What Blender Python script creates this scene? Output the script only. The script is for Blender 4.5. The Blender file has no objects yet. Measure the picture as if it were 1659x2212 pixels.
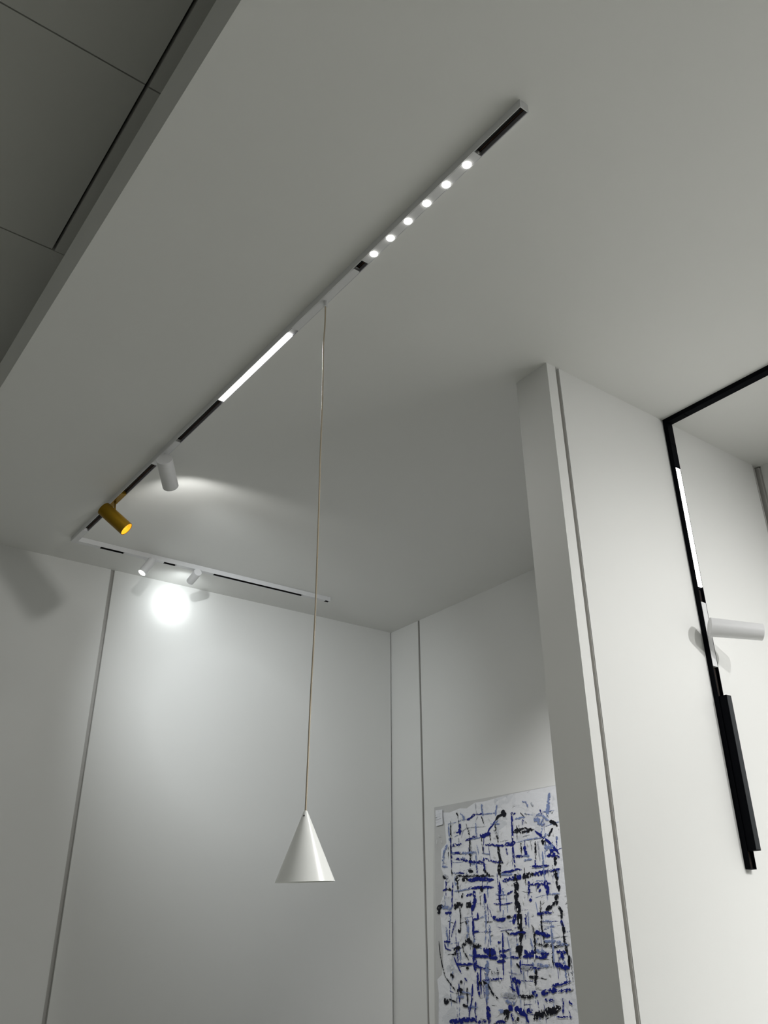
import bpy, bmesh, math, random
from mathutils import Vector as V, Matrix

# ------------------------------------------------------------------ camera, world, unseen lamps, exposure
S = bpy.context.scene
C = S.collection
CAMZ = 1.45                      # lens height above the floor
H = 2.65                         # height of the white booth ceiling
cam_d = bpy.data.cameras.new('camera')
cam = bpy.data.objects.new('camera', cam_d)
C.objects.link(cam)
R_, U_, F_ = V((0.7967, -0.6043, -0.0048)), V((-0.2684, -0.3610, 0.8931)), V((0.5415, 0.7103, 0.4499))
cam.matrix_world = Matrix(((R_.x, U_.x, -F_.x, 0), (R_.y, U_.y, -F_.y, 0), (R_.z, U_.z, -F_.z, CAMZ), (0, 0, 0, 1)))
cam_d.sensor_fit = 'VERTICAL'
cam_d.sensor_height = 36.0
cam_d.lens = 36.0 * 1850.2 / 2212.0
cam_d.clip_start = 0.02
S.camera = cam

S.view_settings.view_transform = 'Standard'
S.view_settings.look = 'None'
S.view_settings.gamma = 1
S.view_settings.use_curve_mapping = False
S.view_settings.exposure = 0.0

w = bpy.data.worlds.new('hall_air')
S.world = w
w.use_nodes = True
bg = w.node_tree.nodes['Background']
bg.inputs[0].default_value = (0.97, 1.0, 0.95, 1)
bg.inputs[1].default_value = 0.135

def aim(o, d):
    o.rotation_euler = V(d).normalized().to_track_quat('-Z', 'Y').to_euler()

def spot(name, loc, d, power, deg, blend, rad=0.01, col=(1, 1, 1), parent=None):
    l = bpy.data.lights.new(name, 'SPOT')
    l.energy = power; l.spot_size = math.radians(deg); l.spot_blend = blend
    l.shadow_soft_size = rad; l.color = col
    o = bpy.data.objects.new(name, l); C.objects.link(o)
    o.location = loc; aim(o, d)
    return o

def area(name, loc, d, power, sx, sy, col=(1, 1, 1)):
    l = bpy.data.lights.new(name, 'AREA')
    l.shape = 'RECTANGLE'; l.size = sx; l.size_y = sy; l.energy = power; l.color = col
    o = bpy.data.objects.new(name, l); C.objects.link(o)
    o.location = loc; aim(o, d)
    return o

# unseen lamps; the pair at the partition follows its shadows, the rest are added
spot('unseen_lamp', (2.00, -0.25, 2.45), (-0.32, 1.30, -0.88), 35, 100, 1.0, 0.03, (1.0, 1.0, 0.985))
spot('unseen_lamp', (1.50, -0.10, 2.45), (0.25, 1.15, -1.1), 17, 95, 1.0, 0.02, (1.0, 0.99, 0.97))
spot('unseen_lamp', (1.45, -0.6, 2.45), (0.6, 0.35, -1.3), 150, 110, 1.0, 0.05, (1.0, 1.0, 0.98))  # added to light the alcove floor, whose bounce brightens the ceiling

spot('unseen_lamp', (1.50, 0.50, 2.50), (-0.745, 0.69, -0.93), 34, 20, 0.6, 0.02, (1.0, 1.0, 0.98))  # narrow lamp added only to brighten the pendant shade

spot('unseen_lamp', (1.42, 1.24, 2.40), (0.72, 0.52, -0.96), 40, 74, 1.0, 0.02, (1.0, 1.0, 1.0))  # unseen lamp added behind the partition to light the painting

spot('bounce_lamp', (-0.75, 0.70, 3.00), (0, 0, -1), 125, 72, 0.6, 0.05, (1.0, 1.0, 0.97))  # added unseen lamp; its bounce off the floor lifts the ceilings

# ------------------------------------------------------------------ materials
def mat(name, col, rough=0.5, metal=0.0, spec=0.5, bump=0.0, bscale=200.0, vary=0.0, vscale=3.0, emit=None, estr=0.0, coat=0.0):
    m = bpy.data.materials.new(name); m.use_nodes = True
    nt = m.node_tree; b = nt.nodes['Principled BSDF']
    b.inputs['Base Color'].default_value = (*col, 1)
    b.inputs['Roughness'].default_value = rough
    b.inputs['Metallic'].default_value = metal
    b.inputs['Specular IOR Level'].default_value = spec
    b.inputs['Coat Weight'].default_value = coat
    tc = nt.nodes.new('ShaderNodeTexCoord')
    if bump:
        n = nt.nodes.new('ShaderNodeTexNoise'); n.inputs['Scale'].default_value = bscale; n.inputs['Detail'].default_value = 3
        bp = nt.nodes.new('ShaderNodeBump'); bp.inputs['Strength'].default_value = bump; bp.inputs['Distance'].default_value = 0.001
        nt.links.new(tc.outputs['Object'], n.inputs['Vector'])
        nt.links.new(n.outputs['Fac'], bp.inputs['Height']); nt.links.new(bp.outputs['Normal'], b.inputs['Normal'])
    if vary:
        n2 = nt.nodes.new('ShaderNodeTexNoise'); n2.inputs['Scale'].default_value = vscale; n2.inputs['Detail'].default_value = 4
        mx = nt.nodes.new('ShaderNodeMixRGB'); mx.blend_type = 'MIX'
        mx.inputs[1].default_value = (*[c * (1 - vary) for c in col], 1); mx.inputs[2].default_value = (*[min(1, c * (1 + vary)) for c in col], 1)
        nt.links.new(tc.outputs['Object'], n2.inputs['Vector'])
        nt.links.new(n2.outputs['Fac'], mx.inputs[0]); nt.links.new(mx.outputs[0], b.inputs['Base Color'])
    if emit:
        b.inputs['Emission Color'].default_value = (*emit, 1); b.inputs['Emission Strength'].default_value = estr
    return m

M = {}
M['wall'] = mat('wall_paint', (0.80, 0.80, 0.785), 0.55, bump=0.06, bscale=320, vary=0.012, vscale=2.5)
M['ceil'] = mat('ceiling_paint', (0.78, 0.78, 0.76), 0.6, bump=0.06, bscale=260, vary=0.02, vscale=2.0)
M['tile'] = mat('ceiling_tile', (0.62, 0.62, 0.59), 0.8, vary=0.02)
M['dark'] = mat('dark_void', (0.03, 0.03, 0.03), 0.8, vary=0.02)
M['floor'] = mat('floor_stone', (0.50, 0.505, 0.46), 0.45, vary=0.05, vscale=6)
M['alu'] = mat('groove_aluminium', (0.52, 0.51, 0.49), 0.5, metal=0.1, vary=0.03)
M['beige'] = mat('beige_groove_profile', (0.60, 0.59, 0.565), 0.55, vary=0.03)
M['white'] = mat('white_powder_coat', (0.74, 0.74, 0.75), 0.42, bump=0.05, bscale=900)
M['shade'] = mat('white_satin_lacquer', (0.83, 0.84, 0.82), 0.28, vary=0.01)
M['liner'] = mat('dark_slot_liner', (0.012, 0.0115, 0.0115), 0.5, spec=0.3, vary=0.1, vscale=40)
M['lip'] = mat('grey_slot_side', (0.38, 0.38, 0.41), 0.4, metal=0.0, vary=0.05)
M['contact'] = mat('copper_contact', (0.45, 0.20, 0.10), 0.35, metal=0.9, vary=0.05)
M['black'] = mat('black_anodised', (0.0010, 0.0014, 0.0030), 0.55, spec=0.05, vary=0.05)
M['grille'] = mat('black_grille', (0.026, 0.029, 0.033), 0.5, spec=0.2, vary=0.05)
M['gold'] = mat('gold_anodised', (0.26, 0.15, 0.008), 0.42, metal=0.8, bump=0.03, bscale=700)
M['goldin'] = mat('gold_reflector', (1.0, 0.52, 0.03), 0.35, metal=0.5, emit=(1.0, 0.48, 0.02), estr=0.75)  # emission added so the cup looks lit by its recessed lamp
M['amber'] = mat('amber_lens_lit', (1.0, 0.6, 0.1), 0.4, emit=(1.0, 0.50, 0.015), estr=0.9)
M['led'] = mat('lit_lens', (1, 1, 1), 0.4, emit=(1.0, 0.99, 0.93), estr=9.0)
M['ledbar'] = mat('lit_diffuser', (1, 1, 1), 0.4, emit=(1.0, 0.995, 0.97), estr=3.2)
M['cord'] = mat('beige_clear_cord', (0.52, 0.44, 0.33), 0.22, coat=0.5, vary=0.05)
M['canvas'] = mat('canvas_side', (0.60, 0.60, 0.58), 0.8, bump=0.2, bscale=500)
M['paper'] = mat('card_paper', (0.86, 0.87, 0.92), 0.6, vary=0.01)
M['ink'] = mat('card_ink', (0.10, 0.10, 0.12), 0.6, vary=0.02)
M['screwhole'] = mat('screw_hole_black', (0.01, 0.01, 0.015), 0.5, vary=0.02)

# ------------------------------------------------------------------ mesh helpers
def link(name, bm, m, parent=None, smooth=False, loc=None):
    me = bpy.data.meshes.new(name)
    bmesh.ops.recalc_face_normals(bm, faces=bm.faces)
    bm.to_mesh(me); bm.free()
    for mm in (m if isinstance(m, (list, tuple)) else [m]):
        me.materials.append(mm)
    if smooth:
        for p in me.polygons: p.use_smooth = True
        me.set_sharp_from_angle(angle=math.radians(35))
    o = bpy.data.objects.new(name, me); C.objects.link(o)
    if parent:
        o.parent = parent
        o.matrix_parent_inverse = Matrix.Translation(-V(parent.location))
    return o

def tag(o, label, cat, group=None, kind=None):
    if label: o['label'] = label
    if cat: o['category'] = cat
    if group: o['group'] = group
    if kind: o['kind'] = kind
    return o

def thing(name, label, cat, loc, group=None):
    o = bpy.data.objects.new(name, None); C.objects.link(o)
    o.location = loc; o.empty_display_size = 0.03
    return tag(o, label, cat, group)

def loft(bm, a, b, cap=True, mi=0):
    va = [bm.verts.new(p) for p in a]; vb = [bm.verts.new(p) for p in b]
    n = len(a); fs = []
    for i in range(n):
        fs.append(bm.faces.new((va[i], va[(i + 1) % n], vb[(i + 1) % n], vb[i])))
    if cap:
        fs.append(bm.faces.new(va[::-1])); fs.append(bm.faces.new(vb))
    for f in fs: f.material_index = mi

def prism(bm, poly, z0, z1, lean=(0, 0)):
    """plan polygon given at z=H, standing between z0 and z1; lean = shift per metre downwards"""
    def at(z): return [(x + lean[0] * (H - z), y + lean[1] * (H - z), z) for x, y in poly]
    loft(bm, at(z0), at(z1))

def profile(bm, prof, p0, p1, s, t, mi=0):
    p0, p1, s, t = V(p0), V(p1), V(s), V(t)
    loft(bm, [p0 + s * a + t * b for a, b in prof], [p1 + s * a + t * b for a, b in prof], mi=mi)

def rect(a0, a1, b0, b1): return [(a0, b0), (a1, b0), (a1, b1), (a0, b1)]

def frame(d):
    d = V(d).normalized()
    x = d.cross(V((0, 0, 1)))
    if x.length < 1e-3: x = d.cross(V((0, 1, 0)))
    x.normalize(); return x, d.cross(x), d

def lathe(bm, prof, o, d, n=48, mi=0):
    """prof: list of (distance along d, radius)"""
    o = V(o); x, y, d = frame(d); rings = []
    for t, r in prof:
        if r < 1e-6: rings.append([bm.verts.new(o + d * t)])
        else: rings.append([bm.verts.new(o + d * t + (x * math.cos(2 * math.pi * k / n) + y * math.sin(2 * math.pi * k / n)) * r) for k in range(n)])
    for a, b in zip(rings, rings[1:]):
        for k in range(n):
            k2 = (k + 1) % n
            if len(a) == 1 and len(b) == 1: continue
            if len(a) == 1: f = bm.faces.new((a[0], b[k], b[k2]))
            elif len(b) == 1: f = bm.faces.new((a[k], a[k2], b[0]))
            else: f = bm.faces.new((a[k], a[k2], b[k2], b[k]))
            f.material_index = mi

def rod(bm, a, b, r, n=20, mi=0):
    a, b = V(a), V(b); L = (b - a).length
    lathe(bm, [(0, 0), (0, r), (L, r), (L, 0)], a, b - a, n, mi)

def tube(bm, pts, r, n=10):
    pts = [V(p) for p in pts]; rings = []
    for i, p in enumerate(pts):
        d = (pts[min(i + 1, len(pts) - 1)] - pts[max(i - 1, 0)]).normalized()
        x = d.cross(V((1, 0, 0))).normalized(); y = d.cross(x)
        rings.append([bm.verts.new(p + (x * math.cos(2 * math.pi * k / n) + y * math.sin(2 * math.pi * k / n)) * r) for k in range(n)])
    for a, b in zip(rings, rings[1:]):
        for k in range(n): bm.faces.new((a[k], a[(k + 1) % n], b[(k + 1) % n], b[k]))
    bm.faces.new(rings[0][::-1]); bm.faces.new(rings[-1])

def bevel(o, wdt=0.0006, seg=2):
    md = o.modifiers.new('soft_edges', 'BEVEL'); md.width = wdt; md.segments = seg; md.limit_method = 'ANGLE'
    return o

NB = bmesh.new

# ------------------------------------------------------------------ the setting
st = dict(kind='structure')
CX, CY = 2.1715, 2.802                          # inner corner of the back and right walls
bdir = V((CX - 0.5578, CY - 2.8544)).normalized()   # along the back wall
def back(x, off=0.0):                            # point on the back wall line, off = behind it
    t = (x - CX) / bdir.x
    return (CX + bdir.x * t - bdir.y * off, CY + bdir.y * t + bdir.x * off)
rdir = V((2.1542 - CX, 1.95 - CY)).normalized()      # along the right wall towards the camera
def right(y, off=0.0):                           # point on the right wall line, off = outside
    t = (y - CY) / rdir.y
    return (CX + rdir.x * t - rdir.y * off, CY + rdir.y * t + rdir.x * off)

b = NB(); b_poly = [(-6, -6), (7, -6), (7, 7), (-6, 7)]
loft(b, [(x, y, -0.1) for x, y in b_poly], [(x, y, 0) for x, y in b_poly])
tag(link('floor', b, M['floor']), None, None, **st)

b = NB()    # back wall with a vertical groove, its end stops 4 mm short of the corner
g = 0.0070; gx = 0.9440
prism(b, [back(-1.2), back(gx - g), back(gx - g, 0.010), back(gx + g, 0.010), back(gx + g), back(CX - 0.0045), back(CX - 0.0045, 0.06), back(-1.2, 0.06)], 0, H, (-0.003, 0))
tag(link('wall_back', b, M['wall']), None, None, **st)
b = NB()
prism(b, [back(gx - g + 0.0006, 0.0096), back(gx - g + 0.0006, 0.0015), back(gx - g + 0.0018, 0.0015), back(gx - g + 0.0018, 0.0082),
          back(gx + g - 0.0018, 0.0082), back(gx + g - 0.0018, 0.0015), back(gx + g - 0.0006, 0.0015), back(gx + g - 0.0006, 0.0096)], 0.0, H - 0.001, (-0.003, 0))
tag(link('trim_1', b, M['alu']), None, None, **st)

b = NB()    # right wall, with its groove
gy = 2.6100; g2 = 0.0062
prism(b, [right(CY + 0.06), right(gy + g2), right(gy + g2, 0.010), right(gy - g2, 0.010), right(gy - g2), right(1.10), right(1.10, 0.05), right(CY + 0.06, 0.05)], 0, H)
tag(link('wall_right', b, M['wall']), None, None, **st)
b = NB()
prism(b, [right(gy + g2 - 0.0006, 0.0096), right(gy + g2 - 0.0006, 0.0012), right(gy + g2 - 0.0018, 0.0012), right(gy + g2 - 0.0018, 0.0082),
          right(gy - g2 + 0.0018, 0.0082), right(gy - g2 + 0.0018, 0.0012), right(gy - g2 + 0.0006, 0.0012), right(gy - g2 + 0.0006, 0.0096)], 0.0, H - 0.001)
tag(link('trim_2', b, M['alu']), None, None, **st)

PL = 0.0098                                   # the partition leans a hair
fy = lambda x: 1.0569 - 0.0194 * (x - 1.2807)  # its near face
b = NB()
prism(b, [(1.2807, fy(1.2807)), (1.3095, fy(1.3095)), (1.3095, fy(1.3095) + 0.010), (1.3215, fy(1.3215) + 0.010), (1.3215, fy(1.3215)),
          (2.1005, fy(2.1005)), (2.1005, 1.142), (1.2839, 1.1577)], 0, H, (PL, 0))
tag(link('wall_partition', b, M['wall']), None, None, **st)
b = NB()
prism(b, [(1.3101, fy(1.31) + 0.0096), (1.3101, fy(1.31) + 0.0015), (1.3111, fy(1.31) + 0.0015), (1.3111, fy(1.31) + 0.0084),
          (1.3199, fy(1.32) + 0.0084), (1.3199, fy(1.32) + 0.0015), (1.3209, fy(1.32) + 0.0015), (1.3209, fy(1.32) + 0.0096)], 0, H - 0.006, (PL, 0))
tag(link('trim_3', b, M['beige']), None, None, **st)

b = NB()    # the alcove's right wall and the aluminium corner profile
prism(b, [(2.1235, 1.030), (2.100, -1.6), (2.16, -1.6), (2.19, 1.030)], 0, H, (PL, 0))
tag(link('wall_alcove', b, M['wall']), None, None, **st)
b = NB()
prism(b, [(2.1010, 1.0405), (2.1010, 1.062), (2.145, 1.062), (2.145, 1.0310), (2.1245, 1.0310), (2.1245, 1.0345), (2.1190, 1.0345), (2.1190, 1.0500),
          (2.1075, 1.0500), (2.1075, 1.0405)], 0, H - 0.004, (PL, 0))
tag(link('trim_4', b, M['alu']), None, None, **st)

b = NB()    # the white ceiling slab ends in a free edge with a fascia
e0, e1 = (0.3065, -1.6), (0.2985, 3.0)
prism(b, [e0, (3.4, -1.6), (3.4, 3.0), e1], H, H + 0.122)
tag(link('ceiling', b, M['ceil']), None, None, **st)

# the higher, darker ceiling of the hall: big square panels with shadow gaps
ZT = 3.07
b = NB()
def tilebox(x0, x1, y0, y1, z=ZT):
    loft(b, [(x0, y0, z), (x1, y0, z), (x1, y1, z), (x0, y1, z)], [(x0, y0, z + 0.03), (x1, y0, z + 0.03), (x1, y1, z + 0.03), (x0, y1, z + 0.03)])
ys = [-1.138, -0.538, 0.062, 0.662, 1.262, 1.862]
for i in range(len(ys) - 1):
    for k in range(7):
        tilebox(0.338 - 0.6 * (k + 1) + (0.0025 if k else 0.0025), 0.338 - 0.6 * k - 0.0030, ys[i] + 0.0018, ys[i + 1] - 0.0018)
    tilebox(0.3425, 1.4, ys[i] + 0.0018, ys[i + 1] - 0.0018, ZT - 0.002)
tilebox(-3.9, 1.4, 1.8645, 1.955, ZT)
tilebox(-3.9, 1.4, 1.9575, 4.5, ZT + 0.012)
tag(link('ceiling', b, M['tile']), None, None, **st)
b = NB()
loft(b, [(-3.9, -1.2, ZT + 0.045), (1.5, -1.2, ZT + 0.045), (1.5, 4.6, ZT + 0.045), (-3.9, 4.6, ZT + 0.045)], [(-3.9, -1.2, ZT + 0.08), (1.5, -1.2, ZT + 0.08), (1.5, 4.6, ZT + 0.08), (-3.9, 4.6, ZT + 0.08)])
tag(link('ceiling', b, M['dark']), None, None, **st)

b = NB()    # unseen blocker added above the slab to darken the tiles beside it
prism(b, [(1.55, -1.6), (1.65, -1.6), (1.65, 4.5), (1.55, 4.5)], H + 0.1225, ZT + 0.044)
tag(link('wall_light_block', b, M['dark']), None, None, **st)

# ------------------------------------------------------------------ white track on the ceiling
TW, TD = 0.0190, 0.0165                       # track width, depth
A0, A1 = V((0.7437, 0.6011, H)), V((0.7385, 2.6560, H))       # long rail, centre line on the ceiling
LD = (A1 - A0).normalized(); LS = V((LD.y, -LD.x, 0))          # along, across (towards +x)
S0 = V((A1.x, 2.6370 + TW / 2, H)); SD = V((1, -0.0335, 0)).normalized(); SS = V((-SD.y, SD.x, 0))   # short rail
S1 = S0 + SD * ((1.7225 - S0.x) / SD.x)
DN = V((0, 0, -1))
def longp(y, dz=0.0): 
    t = (y - A0.y) / LD.y; return A0 + LD * t + DN * dz
def shortp(x, dz=0.0):
    t = (x - S0.x) / SD.x; return S0 + SD * t + DN * dz
WL = 0.0012
UP = [(-TW / 2, 0), (TW / 2, 0), (TW / 2, TD), (TW / 2 - WL, TD), (TW / 2 - WL, 0.003), (-TW / 2 + WL, 0.003), (-TW / 2 + WL, TD), (-TW / 2, TD)]
track = thing('lighting_track', 'long white L-shaped lighting track fixed under the white ceiling', 'lighting track', (0.74, 2.0, H))
b = NB(); profile(b, UP, A0 + LD * 0.0015, A1 - LD * (TW), LS, DN); link('long_rail', b, M['white'], track)
b = NB(); profile(b, UP, S0 + SD * (TW * 0.5 + 0.0005), S1 - SD * 0.0015, SS, DN); link('short_rail', b, M['white'], track)
def liner(p0, p1, s, name):
    b = NB()
    profile(b, rect(-TW / 2 + WL + 0.0001, TW / 2 - WL - 0.0001, 0.0031, 0.0062), p0, p1, s, DN, 0)
    profile(b, rect(-TW / 2 + WL + 0.0001, -TW / 2 + WL + 0.0012, 0.0062, TD - 0.0006), p0, p1, s, DN, 0)
    profile(b, rect(TW / 2 - WL - 0.0012, TW / 2 - WL - 0.0001, 0.0062, TD - 0.0003), p0, p1, s, DN, 1)
    profile(b, rect(-0.0035, -0.0028, 0.0062, 0.0068), p0, p1, s, DN, 2)
    profile(b, rect(0.0042, 0.0048, 0.0062, 0.0068), p0, p1, s, DN, 2)
    tag(link(name, b, [M['liner'], M['lip'], M['contact']], track), 'dark inner channel with thin contact lines', None)
liner(A0 + LD * 0.002, A1 - LD * (TW + 0.001), LS, 'slot_channel')
liner(S0 + SD * (TW * 0.5 + 0.001), S1 - SD * 0.002, -SS, 'slot_channel')
b = NB(); profile(b, rect(-TW / 2, TW / 2, 0, TD), A0, A0 + LD * 0.0015, LS, DN); link('end_cap', b, M['white'], track)
b = NB(); profile(b, rect(-TW / 2, TW / 2, 0, TD), S1 - SD * 0.0015, S1, SS, DN); link('end_cap', b, M['white'], track)
b = NB()    # L-shaped corner connector: solid cover flush with the slot, plus sleeve
profile(b, rect(-TW / 2, TW / 2, 0, TD), A1 - LD * TW, A1, LS, DN)
profile(b, rect(-TW / 2 + WL + 0.0003, TW / 2 - WL - 0.0003, 0.007, TD), longp(2.5443), A1 - LD * TW, LS, DN)
profile(b, rect(-TW / 2 + WL + 0.0003, TW / 2 - WL - 0.0003, 0.007, TD), S0 + SD * TW * 0.5, shortp(0.8250), SS, DN)
profile(b, rect(-TW / 2 - 0.0006, -TW / 2, 0, TD), S0 + SD * (TW * 0.5), shortp(0.7930), SS, DN)
link('corner_connector', b, M['white'], track)

FI = TW / 2 - WL - 0.0004                     # half width of what sits in the slot
def insert(b, p0, p1, s, d0=0.0072, d1=TD + 0.0002, hw=FI, mi=0): profile(b, rect(-hw, hw, d0, d1), p0, p1, s, DN, mi)

# six-dot module
t = thing('dot_light_module', 'white track module with six round lit lenses in a row', 'track light', longp(0.87, TD))
b = NB()
yd = [0.7372, 0.7905, 0.8438, 0.8972, 0.9500, 1.0018]
insert(b, longp(0.7100), longp(1.0304), LS, d1=TD)
bevel(link('module_body', b, M['white'], t), 0.0004)
for y in yd:
    b = NB(); lathe(b, [(0.0, 0.0074), (0.0008, 0.0074), (0.0016, 0.0070), (0.0026, 0.0056), (0.0033, 0.0032), (0.0035, 0)], longp(y, TD - 0.0003), DN, 32)
    link('lens', b, M['led'], t, True)
b = NB(); lathe(b, [(0, 0), (0, 0.0028), (0.0015, 0.0024), (0.0015, 0)], longp(0.7085, 0.0135), -LD, 12)
link('contact_pin', b, M['alu'], t, True)
spot('dot_glow', longp(0.87, 0.03), (0, 0, -1), 8.0, 100, 1.0, 0.05, (1, 0.99, 0.95))

# pendant lamp with its adapter in the slot
pend = thing('pendant_lamp', 'white cone-shaped pendant lamp hanging on a long thin beige cord from the ceiling track', 'pendant lamp', longp(1.172, TD))
b = NB(); insert(b, longp(1.0640), longp(1.2860), LS, d1=TD)
for q in (rect(-FI, FI, TD - 0.0012, TD), rect(-FI, FI, 0.0072, 0.0084), rect(-FI, -FI + 0.0011, 0.0072, TD), rect(FI - 0.0011, FI, 0.0072, TD)):
    profile(b, q, longp(1.0585), longp(1.0642), LS, DN)
bevel(link('adapter', b, M['white'], pend), 0.0003)
b = NB(); rod(b, (0.7445, 1.1717, 2.6336), (0.7447, 1.1717, 2.6245), 0.0045, 24); rod(b, (0.7447, 1.1717, 2.6245), (0.7447, 1.1717, 2.6200), 0.0050, 24)
link('cord_grip', b, M['white'], pend, True)
cp = [(0.7447, 1.1717, 2.6215), (0.7455, 1.1725, 2.5763), (0.7448, 1.1746, 2.5246), (0.7462, 1.1753, 2.4633), (0.7474, 1.1761, 2.4091), (0.7482, 1.1774, 2.3564), (0.7490, 1.1793, 2.2749), (0.7502, 1.1806, 2.2064),
      (0.7516, 1.1824, 2.1127), (0.7526, 1.1841, 2.0324), (0.7533, 1.1857, 1.9639), (0.7533, 1.1877, 1.898), (0.7529, 1.1896, 1.8424), (0.7530, 1.1914, 1.781), (0.7533, 1.1927, 1.7291), (0.7535, 1.1942, 1.6718), (0.7537, 1.1953, 1.6340)]
def smooth_pts(p, n=5):
    out = []
    for i in range(len(p) - 1):
        a, b_, c, d = V(p[max(i - 1, 0)]), V(p[i]), V(p[i + 1]), V(p[min(i + 2, len(p) - 1)])
        for k in range(n):
            s = k / n
            out.append(0.5 * ((2 * b_) + (c - a) * s + (2 * a - 5 * b_ + 4 * c - d) * s * s + (3 * b_ - a - 3 * c + d) * s ** 3))
    out.append(V(p[-1])); return out
b = NB(); tube(b, smooth_pts(cp), 0.00155, 12)
link('cord', b, M['cord'], pend, True)
ap = V((0.7537, 1.1953, 1.6362)); bc = V((0.7580, 1.1970, 1.5340))
cd = (bc - ap).normalized(); CL = (bc - ap).length
b = NB()
lathe(b, [(0.0004, 0.0012), (0.0, 0.0016), (0.0003, 0.0026), (0.0012, 0.0031), (CL, 0.0455), (CL + 0.0003, 0.0457), (CL + 0.0003, 0.0447), (CL, 0.0446), (0.004, 0.0026), (0.004, 0.0014)], ap, cd, 96)
shade = link('shade', b, M['shade'], pend, True)
x_, y_, _ = frame(cd)
tocam = (V((0, 0, CAMZ)) - (ap + cd * 0.0085)).normalized()
side = V((-0.797, 0.604, 0)).normalized()
rad = (tocam + side * 0.45); rad = (rad - cd * rad.dot(cd)).normalized()
slope = (0.0455 - 0.0031) / (CL - 0.0012)
hp = ap + cd * 0.0078 + rad * (0.0031 + (0.0078 - 0.0012) * slope)
nrm = (rad - cd * slope).normalized()
b = NB(); lathe(b, [(-0.0006, 0.0013), (0.0003, 0.0013), (0.0003, 0)], hp, nrm, 16)
tag(link('grub_screw', b, M['screwhole'], shade), 'small black screw hole', None)
b = NB(); lathe(b, [(0.03, 0.006), (0.03, 0.014), (0.055, 0.02), (0.058, 0)], ap, cd, 32)
link('bulb', b, M['white'], pend, True)

# linear lamp in the slot
t = thing('linear_lamp', 'lit white linear lamp glowing in the slot of the white ceiling track', 'track light', longp(1.46, TD), 'lit linear lamps in the tracks')
b = NB(); insert(b, longp(1.2868), longp(1.6330), LS, 0.0072, 0.0125)
profile(b, rect(-FI, FI, 0.0072, TD - 0.002), longp(1.2864), longp(1.2874), LS, DN)
link('lamp_body', b, M['white'], t)
b = NB(); insert(b, longp(1.3086), longp(1.6250), LS, 0.0126, TD + 0.0004, FI - 0.0004)
bevel(link('diffuser', b, M['ledbar'], t), 0.001, 3)
area('linear_glow', longp(1.467, TD + 0.0012), (0, 0, -1), 1.5, 0.012, 0.31, (1, 0.995, 0.97)).rotation_euler = (0, 0, 0)

def spotlight(name, label, adapter, s, foot, neck, o, d, L, r, m, mlens, mcup, r2=None, recess=0.012, stem_r=0.0028, lens_on=True, grp=None, dn=DN):
    """adapter: (p0,p1) centre-line on the track base; neck: stem end on the body; o: centre of the closed back; d: aim"""
    r2 = r2 or r
    t = thing(name, label, 'spotlight', foot, grp)
    b = NB(); profile(b, rect(-FI, FI, 0.0072, TD), adapter[0], adapter[1], s, dn)
    bevel(link('adapter', b, m, t), 0.0003)
    b = NB(); rod(b, foot, neck, stem_r)
    lathe(b, [(-0.001, 0), (-0.001, stem_r * 1.35), (0.0015, stem_r * 1.35), (0.0015, 0)], foot, V(neck) - V(foot), 20)
    link('stem', b, m, t, True)
    b = NB(); w_ = 0.0012
    lathe(b, [(0, 0), (0, r - 0.0006), (0.0006, r), (L - 0.0004, r2), (L, r2 - 0.0004), (L, r2 - w_), (L - recess - 0.004, r2 - w_ - 0.0002), (L - recess - 0.004, 0)], o, d, 72)
    hs = link('housing', b, m, t, True)
    dd = V(d).normalized()
    b = NB(); lathe(b, [(L - 0.0012, r2 - w_ - 0.0003), (L - recess, r2 * 0.62), (L - recess, r2 * 0.55)], o, d, 48)
    link('reflector', b, mcup, hs, True)
    b = NB(); lathe(b, [(L - recess, r2 * 0.60), (L - recess + 0.001, r2 * 0.5), (L - recess + 0.002, 0)], o, d, 48)
    link('lens', b, mlens, hs, True)
    return t, V(o) + dd * (L - recess + 0.0035), dd

# big white spotlight
d = V((0.569, 0.738, -0.363))
o_ = V((0.7252, 1.9070, 2.5950))
t, lp, dd = spotlight('track_spotlight', 'large white cylinder spotlight hanging from the long track beside the gold one', (longp(1.8659), longp(2.0172)), LS,
    longp(1.9450, TD), (0.7430, 1.9420, 2.598), o_, d, 0.094, 0.0213, M['white'], M['led'], M['white'])
spot('spotlight_spill', lp, dd, 4.0, 124, 0.35, 0.013, (1.0, 1.0, 0.97))
spot('spotlight_beam', lp, dd + V((0.14, -0.03, -0.03)), 27.0, 80, 1.0, 0.012, (0.93, 0.98, 1.0))

# gold spotlight
t, lp, dd = spotlight('track_spotlight', 'gold cylinder spotlight with an amber lens near the corner of the white track', (longp(2.2308), longp(2.3700)), LS,
    longp(2.2975, TD), (0.7290, 2.2580, 2.592), V((0.7020, 2.2785, 2.5940)), (0.673, -0.358, -0.647), 0.097, 0.0213, M['gold'], M['amber'], M['goldin'], recess=0.008)
spot('amber_glow', lp, dd, 0.35, 100, 1.0, 0.006, (1.0, 0.55, 0.1))

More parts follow.
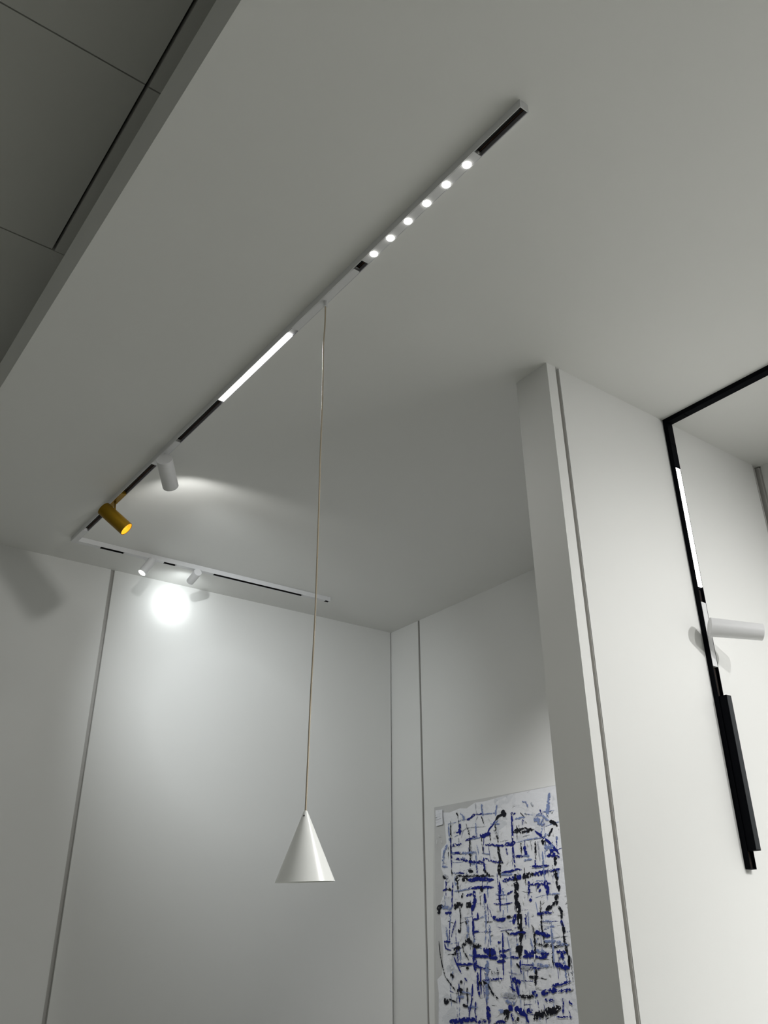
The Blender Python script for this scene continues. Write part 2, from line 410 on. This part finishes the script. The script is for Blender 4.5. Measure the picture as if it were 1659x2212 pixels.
# two small white spotlights on the short rail
d = V((-0.4898, -0.0022, -0.8719)); o_ = V((1.0038, 2.630, 2.6300))
t, lp, dd = spotlight('track_spotlight', 'small white spotlight with glowing lens, leftmost on the short white rail', (shortp(0.9054), shortp(1.0474)), SS,
    shortp(0.9762, TD), (0.9900, 2.6355, 2.616), o_, d, 0.064, 0.0140, M['white'], M['led'], M['led'], recess=0.002, stem_r=0.0018, grp='small white spotlights on the short rail')
spot('spotlight_beam', lp, dd, 2.0, 55, 1.0, 0.004, (1.0, 1.0, 0.97))
o_ = V((1.1637, 2.605, 2.6164)); d = V((1.1716, 2.8345, 2.565)) - o_
t, lp, dd = spotlight('track_spotlight', 'small white spotlight on the short rail, aimed at the bright spot on the wall', (shortp(1.0913), shortp(1.2348)), SS,
    shortp(1.1628, TD), (1.1630, 2.6190, 2.620), o_, d, 0.064, 0.0140, M['white'], M['led'], M['white'], recess=0.006, stem_r=0.0018, grp='small white spotlights on the short rail')
spot('spotlight_beam', lp, dd, 0.75, 60, 1.0, 0.006, (0.97, 1.0, 1.0))
spot('spotlight_spill', lp + dd * 0.004, dd, 0.9, 150, 1.0, 0.018, (0.93, 0.99, 1.0))

b = NB(); insert(b, shortp(1.6020), shortp(1.7020), SS)
tag(bevel(link('blank_cover', b, M['white']), 0.0003), 'plain white blank cover closing the slot near the end of the short rail', 'track cover')

# ------------------------------------------------------------------ black track in the alcove
BW, BD = 0.0212, 0.0120
bx = lambda z: 1.7006 + PL * (H - z) + 0.001       # left edge of the vertical rail
by = lambda x: fy(x) - 0.0004
bt = thing('lighting_track', 'black L-shaped lighting track running along the ceiling and down the partition wall', 'lighting track', (1.71, 1.04, H))
PX = V((1, -0.0194, 0)).normalized(); PY = V((-0.0194, -1, 0)).normalized()
def bp(z, out=0.0, u=0.5): 
    x = bx(z) + BW * u
    return V((x, by(x), z)) + PY * out
UB = [(-BW / 2, 0), (BW / 2, 0), (BW / 2, BD), (BW / 2 - 0.0013, BD), (BW / 2 - 0.0013, 0.003), (-BW / 2 + 0.0013, 0.003), (-BW / 2 + 0.0013, BD), (-BW / 2, BD)]
ZB = 1.5800
b = NB(); profile(b, UB, bp(H - BD), bp(ZB + 0.0012), PX, PY); link('wall_rail', b, M['black'], bt)
b = NB(); profile(b, rect(-BW / 2, BW / 2, 0, BD), bp(ZB + 0.0012), bp(ZB), PX, PY); link('end_cap', b, M['black'], bt)
b = NB(); profile(b, rect(-BW / 2 + 0.0014, BW / 2 - 0.0014, 0.003, 0.005), bp(H - BD), bp(ZB + 0.002), PX, PY)
profile(b, rect(-0.0045, -0.0042, 0.005, 0.0053), bp(H - BD), bp(ZB + 0.002), PX, PY, 1)
profile(b, rect(0.0042, 0.0045, 0.005, 0.0053), bp(H - BD), bp(ZB + 0.002), PX, PY, 1)
link('slot_channel', b, [M['liner'], M['contact']], bt)
cA = V((bx(H) + BW / 2, by(1.71), H)); cB = V((bx(H) + BW / 2 + 0.003, -1.2, H)); CD_ = (cB - cA).normalized(); CS = V((-CD_.y, CD_.x, 0))
b = NB(); profile(b, UB, cA + CD_ * BD, cB, CS, DN); link('ceiling_rail', b, M['black'], bt)
b = NB(); profile(b, rect(-BW / 2, BW / 2, 0, BD), cA, cA + CD_ * BD, CS, DN)
profile(b, rect(-BW / 2 + 0.0015, BW / 2 - 0.0015, 0.004, BD), bp(H - BD), bp(H - 0.075), PX, PY)
profile(b, rect(-BW / 2 + 0.0015, BW / 2 - 0.0015, 0.004, BD), cA + CD_ * BD, cA + CD_ * 0.06, CS, DN)
link('corner_connector', b, M['black'], bt)
b = NB(); profile(b, rect(-BW / 2 + 0.0015, BW / 2 - 0.0015, 0.005, BD - 0.0002), cA + CD_ * 0.062, cB, CS, DN)
tag(link('track_cover', b, M['black']), 'black cover strip closing the ceiling part of the black track', 'track cover')

t = thing('linear_lamp', 'lit white linear lamp glowing in the black track on the wall', 'track light', bp(2.34, BD), 'lit linear lamps in the tracks')
BF = BW / 2 - 0.0019
b = NB(); profile(b, rect(-BF, BF, 0.0052, 0.008), bp(2.512), bp(2.185), PX, PY); link('lamp_body', b, M['black'], t)
b = NB(); profile(b, rect(-BF + 0.0003, BF - 0.0003, 0.0082, BD + 0.0006), bp(2.5060), bp(2.1900), PX, PY); bevel(link('diffuser', b, M['ledbar'], t), 0.001, 3)
b = NB(); profile(b, rect(-BF, BF, 0.0052, BD - 0.0004), bp(H - 0.076), bp(2.5125), PX, PY)
tag(link('track_cover', b, M['black']), 'short black cover above the lit lamp in the wall part of the black track', 'track cover')

# white spotlight on the black rail
t = thing('track_spotlight', 'white cylinder spotlight on the black wall track, pointing to the right', 'spotlight', bp(2.080, BD), None)
b = NB(); profile(b, rect(-BF, BF, 0.0052, BD + 0.0003), bp(2.1510), bp(1.9990), PX, PY); bevel(link('adapter', b, M['white'], t), 0.0004)
d = V((0.720, -0.678, -0.150)).normalized(); o_ = V((1.6830, 1.0120, 2.0775))
mid = o_ + d * 0.045
b = NB(); rod(b, bp(2.080, BD), mid, 0.0035); link('stem', b, M['white'], t, True)
b = NB(); Ls, r1, r2 = 0.1125, 0.0213, 0.0186
lathe(b, [(0, 0), (0, r1 - 0.0006), (0.0006, r1), (Ls - 0.0004, r2), (Ls, r2 - 0.0004), (Ls, r2 - 0.0012), (Ls - 0.016, r2 - 0.0014), (Ls - 0.016, 0)], o_, d, 72)
hs = link('housing', b, M['white'], t, True)
b = NB(); lathe(b, [(Ls - 0.012, r2 * 0.6), (Ls - 0.011, r2 * 0.5), (Ls - 0.010, 0)], o_, d, 40)
link('lens', b, M['led'], hs, True)
spot('spotlight_beam', o_ + d * (Ls - 0.008), d, 6.0, 110, 1.0, 0.006, (1.0, 1.0, 0.98))

# black box lamp standing proud of the rail
t = thing('grille_lamp', 'black box-shaped linear lamp standing proud of the lower end of the black track', 'track light', bp(1.77, BD))
b = NB(); profile(b, rect(-0.0088, 0.0088, 0.0052, BD + 0.0185), bp(1.9305), bp(1.6140), PX, PY)
bx_ = bevel(link('lamp_body', b, M['black'], t), 0.0004)
b = NB()
profile(b, rect(-0.0080, 0.0080, BD + 0.0184, BD + 0.0190), bp(1.9290), bp(1.6155), PX, PY)
tag(link('front_strip', b, M['grille'], t), 'slightly lighter dark grey front face', None)

# ------------------------------------------------------------------ painting

PD = V((-0.0203, -0.9998, 0)).normalized()     # along the canvas, towards the photographer
PN = V((PD.y, -PD.x, 0)).normalized()          # out of the wall
if PN.x > 0: PN = -PN
PO = V((2.1664, 2.5464, 1.8993))
CT = 0.0180
def pc(u, v, out=0.0): return PO + PD * (u / 1000) + V((0, 0, -v / 1000)) + PN * (CT + out)

def canvas_mat():
    m = bpy.data.materials.new('knife_painted_white'); m.use_nodes = True
    nt = m.node_tree; N = nt.nodes; L = nt.links; b = N['Principled BSDF']
    b.inputs['Roughness'].default_value = 0.42
    tc = N.new('ShaderNodeTexCoord'); mp = N.new('ShaderNodeMapping'); mp.inputs['Scale'].default_value = (1, 1.0, 1.5)
    L.new(tc.outputs['Object'], mp.inputs['Vector'])
    nz = N.new('ShaderNodeTexNoise'); nz.inputs['Scale'].default_value = 14; nz.inputs['Detail'].default_value = 5
    L.new(mp.outputs[0], nz.inputs['Vector'])
    ad = N.new('ShaderNodeMixRGB'); ad.blend_type = 'ADD'; ad.inputs[0].default_value = 0.16
    L.new(mp.outputs[0], ad.inputs[1]); L.new(nz.outputs['Color'], ad.inputs[2])
    vo = N.new('ShaderNodeTexVoronoi'); vo.inputs['Scale'].default_value = 26; L.new(ad.outputs[0], vo.inputs['Vector'])
    v2 = N.new('ShaderNodeTexVoronoi'); v2.inputs['Scale'].default_value = 9; v2.inputs['Randomness'].default_value = 1; L.new(ad.outputs[0], v2.inputs['Vector'])
    s1 = N.new('ShaderNodeSeparateColor'); L.new(vo.outputs['Color'], s1.inputs[0])
    s2 = N.new('ShaderNodeSeparateColor'); L.new(v2.outputs['Color'], s2.inputs[0])
    mx = N.new('ShaderNodeMath'); mx.operation = 'MULTIPLY'; mx.inputs[1].default_value = 0.55; L.new(s1.outputs[0], mx.inputs[0])
    m2 = N.new('ShaderNodeMath'); m2.operation = 'MULTIPLY_ADD'; m2.inputs[1].default_value = 0.45; L.new(s2.outputs[1], m2.inputs[0]); L.new(mx.outputs[0], m2.inputs[2])
    cr = N.new('ShaderNodeValToRGB'); e = cr.color_ramp.elements
    e[0].position = 0.05; e[0].color = (0.66, 0.68, 0.73, 1); e[1].position = 0.40; e[1].color = (0.86, 0.87, 0.91, 1)
    L.new(m2.outputs[0], cr.inputs[0]); L.new(cr.outputs[0], b.inputs['Base Color'])
    sc = N.new('ShaderNodeTexNoise'); sc.inputs['Scale'].default_value = 60; sc.inputs['Detail'].default_value = 4; L.new(mp.outputs[0], sc.inputs['Vector'])
    hm = N.new('ShaderNodeMath'); hm.operation = 'MULTIPLY_ADD'; hm.inputs[1].default_value = 0.35; L.new(sc.outputs['Fac'], hm.inputs[0]); L.new(m2.outputs[0], hm.inputs[2])
    bp_ = N.new('ShaderNodeBump'); bp_.inputs['Strength'].default_value = 0.9; bp_.inputs['Distance'].default_value = 0.004
    L.new(hm.outputs[0], bp_.inputs['Height']); L.new(bp_.outputs[0], b.inputs['Normal'])
    return m

M['ground'] = canvas_mat()
M['margin'] = mat('grey_primed_canvas', (0.60, 0.60, 0.60), 0.7, bump=0.3, bscale=260, vary=0.10, vscale=14)
def oil(name, col): return mat(name, col, 0.5, spec=0.2, bump=0.5, bscale=420, vary=0.35, vscale=60)
M['K'] = oil('black_oil_paint', (0.006, 0.007, 0.014))
M['B'] = oil('ultramarine_oil_paint', (0.006, 0.014, 0.21))
M['L'] = oil('thin_blue_wash', (0.22, 0.28, 0.50))
M['G'] = oil('grey_wash', (0.42, 0.44, 0.50))
M['W'] = oil('white_oil_paint', (0.84, 0.85, 0.88))

painting = thing('painting', 'large abstract painting of crossing blue and black strokes on white, hung on the right wall', 'painting', pc(300, 600, -CT))
b = NB()
out = [(25, 3), (400, 3), (780, 3), (780, 1180), (-12, 1180)]
loft(b, [pc(u, v, -CT) for u, v in out], [pc(u, v, 0) for u, v in out])
link('canvas', b, M['margin'], painting)
rnd = random.Random(5)
b = NB()    # the white ground, laid on with a knife inside an uneven outline
ol = [(72, 26), (110, 30), (170, 22), (205, 26), (250, 12), (300, 14), (370, 9), (440, 6), (520, 6), (640, 5), (760, 5), (775, 400), (775, 1160), (20, 1160), (8, 900),
      (14, 690), (20, 600), (14, 560), (40, 545), (52, 470), (44, 400), (40, 330), (62, 300), (70, 240), (52, 210), (58, 150), (88, 130), (84, 70)]
loft(b, [pc(u, v, 0.0001) for u, v in ol], [pc(u, v, 0.0007) for u, v in ol])
link('white_ground', b, M['ground'], painting)

def stroke(bm, pts, wd, dry, h, mi, r):
    P = []
    for i in range(len(pts) - 1):
        (u0, v0), (u1, v1) = pts[i], pts[i + 1]
        n = max(2, int(math.hypot(u1 - u0, v1 - v0) / 1.8))
        for k in range(n): P.append((u0 + (u1 - u0) * k / n, v0 + (v1 - v0) * k / n))
    P.append(pts[-1]); n = len(P)
    if n < 3: return
    rows = []; wl = wr = 1.0; drift = 0
    for i, (u, v) in enumerate(P):
        a, c = P[max(i - 1, 0)], P[min(i + 1, n - 1)]
        dx, dy = c[0] - a[0], c[1] - a[1]; l = math.hypot(dx, dy) or 1; nx, ny = -dy / l, dx / l
        wl = 0.72 * wl + 0.28 * r.uniform(0.35, 1.35); wr = 0.72 * wr + 0.28 * r.uniform(0.35, 1.35)
        drift = 0.9 * drift + r.uniform(-0.07, 0.07) * wd
        t = i / (n - 1); env = min(1, 0.35 + 5 * t, 0.25 + 4 * (1 - t))
        hw = wd * 0.64 * env
        f = 1 + 0.5 * abs(nx)
        rows.append([(u + nx * (drift + hw * q * (wl if q < 0 else wr)) * f, v + ny * (drift + hw * q * (wl if q < 0 else wr)), h + (0.00035 if abs(q) < 0.5 else 0.0)) for q in (-1, -0.35, 0.35, 1)])
    gap = [0, 0, 0]
    for i in range(n - 1):
        for j in range(3):
            if gap[j] > 0: gap[j] -= 1; continue
            if r.random() < dry * (0.16 if j == 1 else 0.36): gap[j] = r.randint(1, 3); continue
            q = [rows[i][j], rows[i][j + 1], rows[i + 1][j + 1], rows[i + 1][j]]
            f = bm.faces.new([bm.verts.new(pc(*x[:2], x[2])) for x in q]); f.material_index = mi

STROKES = """K 4.6 .1 151,35 157,50
K 2.9 .5 157,50 161,71 162,91
L 5.8 .3 172,38 188,53 191,68
L 2.3 .5 101,68 142,67 189,62 208,61
B 7.5 .1 205,64 224,61 241,51 252,51
B 5.2 .5 254,51 294,55
L 3.5 .3 285,55 329,57 355,57
L 5.2 .1 287,21 287,44 289,61
G 2.3 .3 253,14 255,34 260,61 248,76
L 4.6 .1 363,33 355,51 351,67
K 11.6 0 387,52 399,74
K 7.5 0 387,66 366,69 350,81
B 4.6 .1 350,81 339,91 320,103 306,118
L 4.1 .2 334,93 365,83
K 2.9 .5 280,60 286,74 295,92
B 5.8 .2 425,68 449,69
B 5.2 .1 429,71 430,97 429,124 426,156
B 4.1 .2 426,158 427,185 428,216 427,239
K 9.9 .4 429,127 448,123 471,129 499,128 526,125
K 5.8 .6 440,118 488,119 530,128
B 7.0 0 530,131 558,149 582,166 606,186 628,206
L 7.5 .3 541,85 555,83 576,93 597,106
K 9.9 .2 597,109 618,116 628,127
K 5.8 .1 609,130 596,142 587,154
L 8.7 .3 608,24 603,44 596,70 587,95
B 3.5 .3 560,69 566,85
L 4.6 .4 483,35 501,41 507,57
G 4.6 .4 522,43 531,57
K 2.9 .3 470,68 482,80 488,83
B 5.2 .6 479,91 479,107
L 2.9 .5 489,74 528,82
L 3.5 .4 574,78 623,79
L 4.1 .3 106,68 106,103 107,132
K 3.5 .2 116,60 116,92 114,133 113,178 112,206
B 4.1 .3 115,110 115,156 113,220
B 8.7 .1 167,74 166,111
B 4.1 .1 144,102 177,98
G 2.9 .3 157,119 155,150
K 4.1 .5 200,77 209,101 215,124 214,158 214,196 209,229
G 2.3 .3 171,120 182,98 206,91 246,92 299,95
L 4.1 .1 250,79 250,105 253,125
B 6.4 .5 193,133 221,130 235,123 257,125
B 11.6 .1 269,120 292,123 323,118
K 2.9 .6 275,121 277,146 283,182
K 2.9 .5 319,122 321,147
K 5.2 .5 349,92 349,114 356,136 358,153
K 7.0 .2 358,158 357,185 364,207 375,218
B 7.5 .4 294,154 328,156 361,162 395,161
B 11.6 .1 391,161 415,161 440,158
L 4.1 .4 444,157 476,155 515,154 561,154
L 7.0 .3 565,154 577,145 592,147
K 6.4 .2 561,159 562,175
B 7.5 .1 478,172 482,186 485,202
K 4.1 .4 464,161 464,193
K 4.6 .5 528,162 526,192 525,218
B 4.1 .5 394,172 398,193
L 17.4 .5 530,94 577,114
B 14.5 .2 598,190 592,207
B 7.5 .2 435,200 471,201
L 7.5 .3 471,201 498,202
B 8.7 .3 573,208 602,210 627,216
K 7.5 .2 608,213 606,238
L 14.5 .5 569,185 606,183
L 5.8 .3 470,214 509,213
B 7.5 .4 119,139 174,142
L 7.5 .4 95,137 79,159 68,186 66,201
L 7.0 .3 117,167 140,170
B 7.0 .2 131,168 166,167
L 8.7 .6 168,171 249,175
B 7.0 .5 132,188 175,192 211,200
B 8.1 .2 184,197 237,203 281,206
B 6.4 .4 290,196 332,210 373,214
B 5.2 .3 282,193 283,217 285,239
L 4.1 .4 244,171 244,204 244,236
B 3.5 .4 245,215 245,242
L 3.5 .5 275,179 317,185
L 6.4 .3 62,207 93,211
G 8.7 .3 72,235 93,247
K 9.9 .2 65,236 81,247
K 3.5 .4 113,220 114,245
B 5.8 .4 141,232 181,234
K 8.7 .1 200,231 226,233
K 10.4 .1 130,252 153,253
K 10.4 .2 166,254 198,257
B 11.6 .05 198,258 242,258 285,261 327,264
K 7.5 .5 135,242 190,245 269,249 328,253
K 8.7 .4 279,228 291,244 311,252
K 10.4 .3 361,206 357,232 358,259
B 6.4 .2 366,245 411,242 435,240 459,241
L 7.0 .3 361,250 418,252
B 10.4 .4 368,270 392,266 432,265
B 12.8 .1 433,264 456,263
K 14.5 .3 460,264 487,262 511,257
B 11.6 .3 511,257 541,256 564,256
B 5.8 .3 506,234 536,237 581,236
B 7.5 .4 542,254 586,253 626,249
K 8.7 .4 601,247 606,267 607,287 611,311
B 5.8 .3 521,217 522,243
L 4.6 .2 556,194 556,225 556,257 557,282
B 9.9 .2 557,277 562,299 563,319
L 4.6 .3 563,316 614,317
B 6.4 .6 489,286 530,285 582,287
B 8.7 .1 526,290 529,310
K 13.3 .15 428,252 427,278 429,301 423,333
B 5.8 .4 384,311 413,300
B 6.4 .1 351,271 351,297 345,333
L 3.5 .3 331,307 364,311
B 5.8 .2 62,286 86,279
K 7.0 .3 82,280 109,285
B 4.1 .2 118,260 114,287 109,325
L 4.6 .4 123,290 178,287 213,285
B 7.5 .3 213,285 266,284 325,286
K 8.7 .2 262,280 264,299
K 4.1 .6 143,261 145,296
B 8.7 .1 224,292 227,329
B 7.5 .3 185,306 216,302
B 5.8 .1 277,302 279,331
K 5.8 .5 168,297 162,313
K 11.6 .4 591,329 609,325
B 5.8 .3 486,276 486,311
B 7.0 .5 487,335 492,318
B 3.5 .2 109,311 109,341
K 11.6 .1 34,359 37,339 62,333
L 11.6 .3 52,333 76,340 105,344
B 7.5 .2 70,357 106,355
K 16.2 .3 117,338 143,336 166,332
K 14.5 .1 182,334 209,339
B 11.6 .1 231,315 221,339 210,355
B 7.5 .2 278,317 279,333
L 4.1 .4 278,341 278,370 277,405 268,454
K 4.1 .5 150,340 150,362 151,389 146,422
K 10.4 .1 135,413 149,412
L 7.0 .3 186,374 186,406 179,435
K 4.6 .5 177,376 182,395
B 6.4 .1 215,380 214,409 215,438
B 5.8 .1 213,381 240,379 239,359
B 4.6 .1 214,417 241,415
L 4.6 .4 249,374 284,369
B 4.1 .4 126,381 105,416 99,432
K 2.9 .2 32,443 35,475 47,519 59,548 77,566
K 4.1 .4 59,550 86,571 112,591
B 7.5 .4 60,445 94,443
B 4.1 .2 62,451 69,467 97,470
K 11.6 .3 103,486 120,470 143,462
K 13.3 .35 153,454 186,443 224,459 250,459
B 17.4 .1 258,470 284,472 317,477
L 4.6 .2 187,484 213,487
B 9.3 0 213,487 248,488 282,489
B 8.7 .1 282,491 324,491
K 6.4 .1 289,464 288,497
B 10.4 .1 310,374 334,382 359,384 372,378
K 7.5 .4 376,377 405,375
B 4.6 .3 353,320 349,359
B 4.1 .3 320,335 363,340 409,335
B 8.7 .2 418,369 403,396
K 12.8 .15 427,323 430,354 432,389 432,420 431,454
K 17.4 .05 424,457 426,477
K 8.7 .2 427,474 428,494
B 4.6 .2 424,496 424,518 428,535
B 7.5 .2 386,424 412,423 460,420
K 4.6 .2 368,416 384,427
B 7.0 .2 328,447 345,447
B 4.1 .1 353,421 352,454 349,489 345,549
B 8.7 .1 333,487 365,487
B 7.5 .1 319,503 360,502
B 5.8 .3 332,474 363,472 384,467
B 7.0 .3 381,490 421,490
B 8.7 .2 437,489 472,487 506,488
B 10.4 .3 447,469 461,479 496,474
L 8.7 .3 496,471 537,474
B 7.5 .3 514,479 551,478
B 8.7 .2 506,489 543,489
B 5.2 .3 462,370 462,402
L 4.1 .3 474,363 473,408
K 5.8 .5 486,400 494,425 493,464 491,498
K 4.6 .5 532,334 530,367 528,401 530,426 535,459
B 11.6 .2 498,423 529,423 561,433
L 5.8 .4 536,391 573,393
B 7.5 .3 512,370 543,368 576,370
K 9.9 .2 551,362 575,351 606,337
K 6.4 .3 604,351 615,366 612,388
B 6.4 .3 610,390 618,410
K 7.5 .3 616,398 620,426 619,455 626,483
K 6.4 .1 630,483 625,515
L 7.0 .4 587,455 630,455
K 7.0 .6 495,452 557,459 612,459
B 8.7 .3 581,474 620,476
B 14.5 .4 590,485 608,490
B 11.6 .1 570,507 594,513 628,517
L 8.7 .5 496,508 547,512
B 5.8 .4 449,515 513,519
G 14.5 .3 426,516 476,515
B 4.1 .1 425,510 480,510
K 5.8 .1 407,507 422,518
L 4.6 .4 570,392 568,433 567,474 565,516
K 5.2 .5 563,474 564,511
K 5.8 .1 490,522 485,567
K 7.0 .2 458,542 499,542
L 4.6 .5 386,464 383,509 387,548
B 4.1 .2 109,491 122,512 147,541
B 7.0 .1 122,511 163,512 207,511
B 10.4 .1 215,464 214,501 216,532
B 5.8 .1 218,514 241,523 275,523
L 11.6 .2 273,500 268,551 269,588 267,618
B 3.5 .1 241,516 238,559 239,596
B 6.4 .1 225,534 223,577 232,607
K 4.1 .2 153,454 161,475 186,501
K 7.5 .1 175,519 175,527
K 9.9 .1 88,542 106,549
B 4.6 .3 160,551 172,563
K 9.9 .2 136,563 147,568
K 13.3 .1 119,593 148,584
B 3.5 .1 129,569 129,600 130,628
B 4.1 .05 198,568 194,598 185,628 173,664
K 4.1 .2 171,579 170,624
B 4.6 .2 209,617 205,642 210,669
L 7.0 .3 120,608 156,607
L 5.2 .3 143,592 196,597
K 16.2 .1 50,619 76,624
K 4.6 .2 76,615 114,623
K 7.5 .1 145,629 171,632
L 5.2 .3 171,633 219,632
B 13.3 .1 75,678 111,677 156,670 199,667 211,674
B 8.7 .5 216,674 258,669
K 9.9 .2 226,568 251,560 271,566
K 5.8 .2 271,568 290,590 317,606
B 5.8 .5 251,556 302,552 347,550
K 8.7 .6 291,533 328,530
B 9.9 .2 383,548 402,557 422,556
B 5.8 .1 396,543 403,567 408,595
B 4.1 .2 371,570 403,585
K 8.7 .5 410,593 448,594 474,594
G 11.6 .3 343,593 406,595
B 11.6 .4 467,580 490,590
B 13.3 .4 505,584 539,579 572,574
B 8.7 .5 552,563 588,559 628,549
B 7.5 .4 575,576 628,569
B 14.5 .1 359,627 379,625
B 16.2 .05 386,629 413,635 435,643
B 7.5 .2 435,641 444,664
K 11.6 .1 336,644 362,638
K 7.5 .3 362,635 343,667
L 8.7 .3 349,610 392,615
B 11.6 .2 438,635 464,630
K 17.4 .2 464,650 491,638 525,632 554,626 580,617
B 4.6 .3 592,593 585,632
K 9.9 .1 393,655 403,658
B 6.4 .3 373,642 377,663
B 11.6 .3 266,627 268,649 274,673
B 8.7 .4 299,669 343,667
L 8.7 .4 314,639 338,639
B 4.1 .4 559,642 622,639
B 6.4 .5 614,599 626,610
B 7.5 .6 518,601 557,601"""
OR = 'KBLGW'
b = NB(); lv = 0.0009
# thin washes and small broken marks of the grid first, then the bold strokes
for i in range(460):
    u, v = rnd.uniform(60, 770), rnd.uniform(60, 1150)
    if v < 110 and rnd.random() < 0.7: continue
    horiz = rnd.random() < 0.42; ln = rnd.uniform(14, 75); c = rnd.choice('LLLGBBBKK'); wd = rnd.uniform(1.2, 6.5) if c in 'LG' else rnd.uniform(0.9, 3.2)
    w_ = rnd.uniform(-6, 6)
    pts = [(u, v), (u + ln * 0.5, v + w_), (u + ln, v + w_ * 1.4)] if horiz else [(u, v), (u + w_, v + ln * 0.5), (u + w_ * 1.3, v + ln)]
    pts = [(min(x, 774), y) for x, y in pts]
    stroke(b, pts, wd, rnd.uniform(0.35, 0.75), lv + 0.000004 * i, OR.index(c), rnd)
lv = 0.0024
for i, line in enumerate(STROKES.strip().split('\n')):
    a = line.split()
    pts = [tuple(map(float, q.split(','))) for q in a[3:]]
    stroke(b, pts, float(a[1]), float(a[2]), lv + 0.000006 * i, OR.index(a[0]), rnd)
# below the frame and behind the partition the same weave goes on
for i in range(90):
    u, v = (rnd.uniform(20, 740), rnd.uniform(700, 1120)) if i % 3 else (rnd.uniform(640, 750), rnd.uniform(40, 690))
    horiz = rnd.random() < 0.5; ln = rnd.uniform(25, 110); w_ = rnd.uniform(-8, 8); c = rnd.choice('KBBBL')
    pts = [(u, v), (min(u + ln, 772), v + w_)] if horiz else [(u, v), (u + w_, v + ln * 0.5)]
    stroke(b, pts, rnd.uniform(2, 9), rnd.uniform(0.1, 0.5), lv + 0.0016 + 0.000006 * i, OR.index(c), rnd)
# small white knife flicks over the weave
for i in range(520):
    u, v = rnd.uniform(40, 765), rnd.uniform(40, 1150)
    an = rnd.uniform(0, math.pi); ln = rnd.uniform(4, 16)
    pts = [(u, v), (u + math.cos(an) * ln, v + math.sin(an) * ln)]
    stroke(b, pts, rnd.uniform(1.0, 4.2), 0.05, 0.0048 + 0.000002 * i, 4, rnd)
bmesh.ops.remove_doubles(b, verts=b.verts, dist=0.000005)
me = bpy.data.meshes.new('brush_strokes'); b.to_mesh(me); b.free()
for k in OR: me.materials.append(M[k])
bs = bpy.data.objects.new('brush_strokes', me); C.objects.link(bs); bs.parent = painting; bs.matrix_parent_inverse = Matrix.Translation(-V(painting.location))
tag(bs, 'blue, black and grey brush strokes in a loose grid', None)

card = thing('price_card', 'small white paper card with tiny handwriting, stuck on the top left corner of the painting', 'card', pc(55, 38))
def cc(u, v, o=0.0): return pc(u, v, 0.0022 + o)
cu = [(34, 14), (77, 16), (78, 67), (36, 70)]
b = NB(); loft(b, [cc(u, v, (0.0000, 0.003, 0.004, 0.001)[i]) for i, (u, v) in enumerate(cu)], [cc(u, v, (0.0004, 0.0034, 0.0044, 0.0014)[i]) for i, (u, v) in enumerate(cu)])
link('paper', b, M['paper'], card)
b = NB()
def mark(u0, v0, u1, v1, th):
    loft(b, [cc(u0, v0 - th, 0.0046), cc(u1, v1 - th, 0.0046), cc(u1, v1 + th, 0.0046), cc(u0, v0 + th, 0.0046)], [cc(u0, v0 - th, 0.0048), cc(u1, v1 - th, 0.0048), cc(u1, v1 + th, 0.0048), cc(u0, v0 + th, 0.0048)])
mark(56, 21, 57, 19, 0.4); mark(40, 33, 42, 33, 0.7); mark(39, 41, 45, 40, 1.1); mark(39, 49, 45, 48.4, 0.6); mark(46, 48, 71, 46, 0.25)
mark(40, 56, 40.8, 62, 0.8); mark(39.5, 59, 42, 58, 0.4); mark(46, 40, 53, 39.4, 0.25)
for (u, v, n) in ((47, 32, 4), (58, 31, 5), (54, 39, 6), (48, 58, 6)):
    for k in range(n): mark(u + k * 2.3, v - k * 0.15 - 1.6, u + k * 2.3 + 1.3, v - k * 0.15 + 1.5 * (-1) ** k, 0.22)
tag(link('handwriting', b, M['ink'], card), 'dark grey pen marks', None)
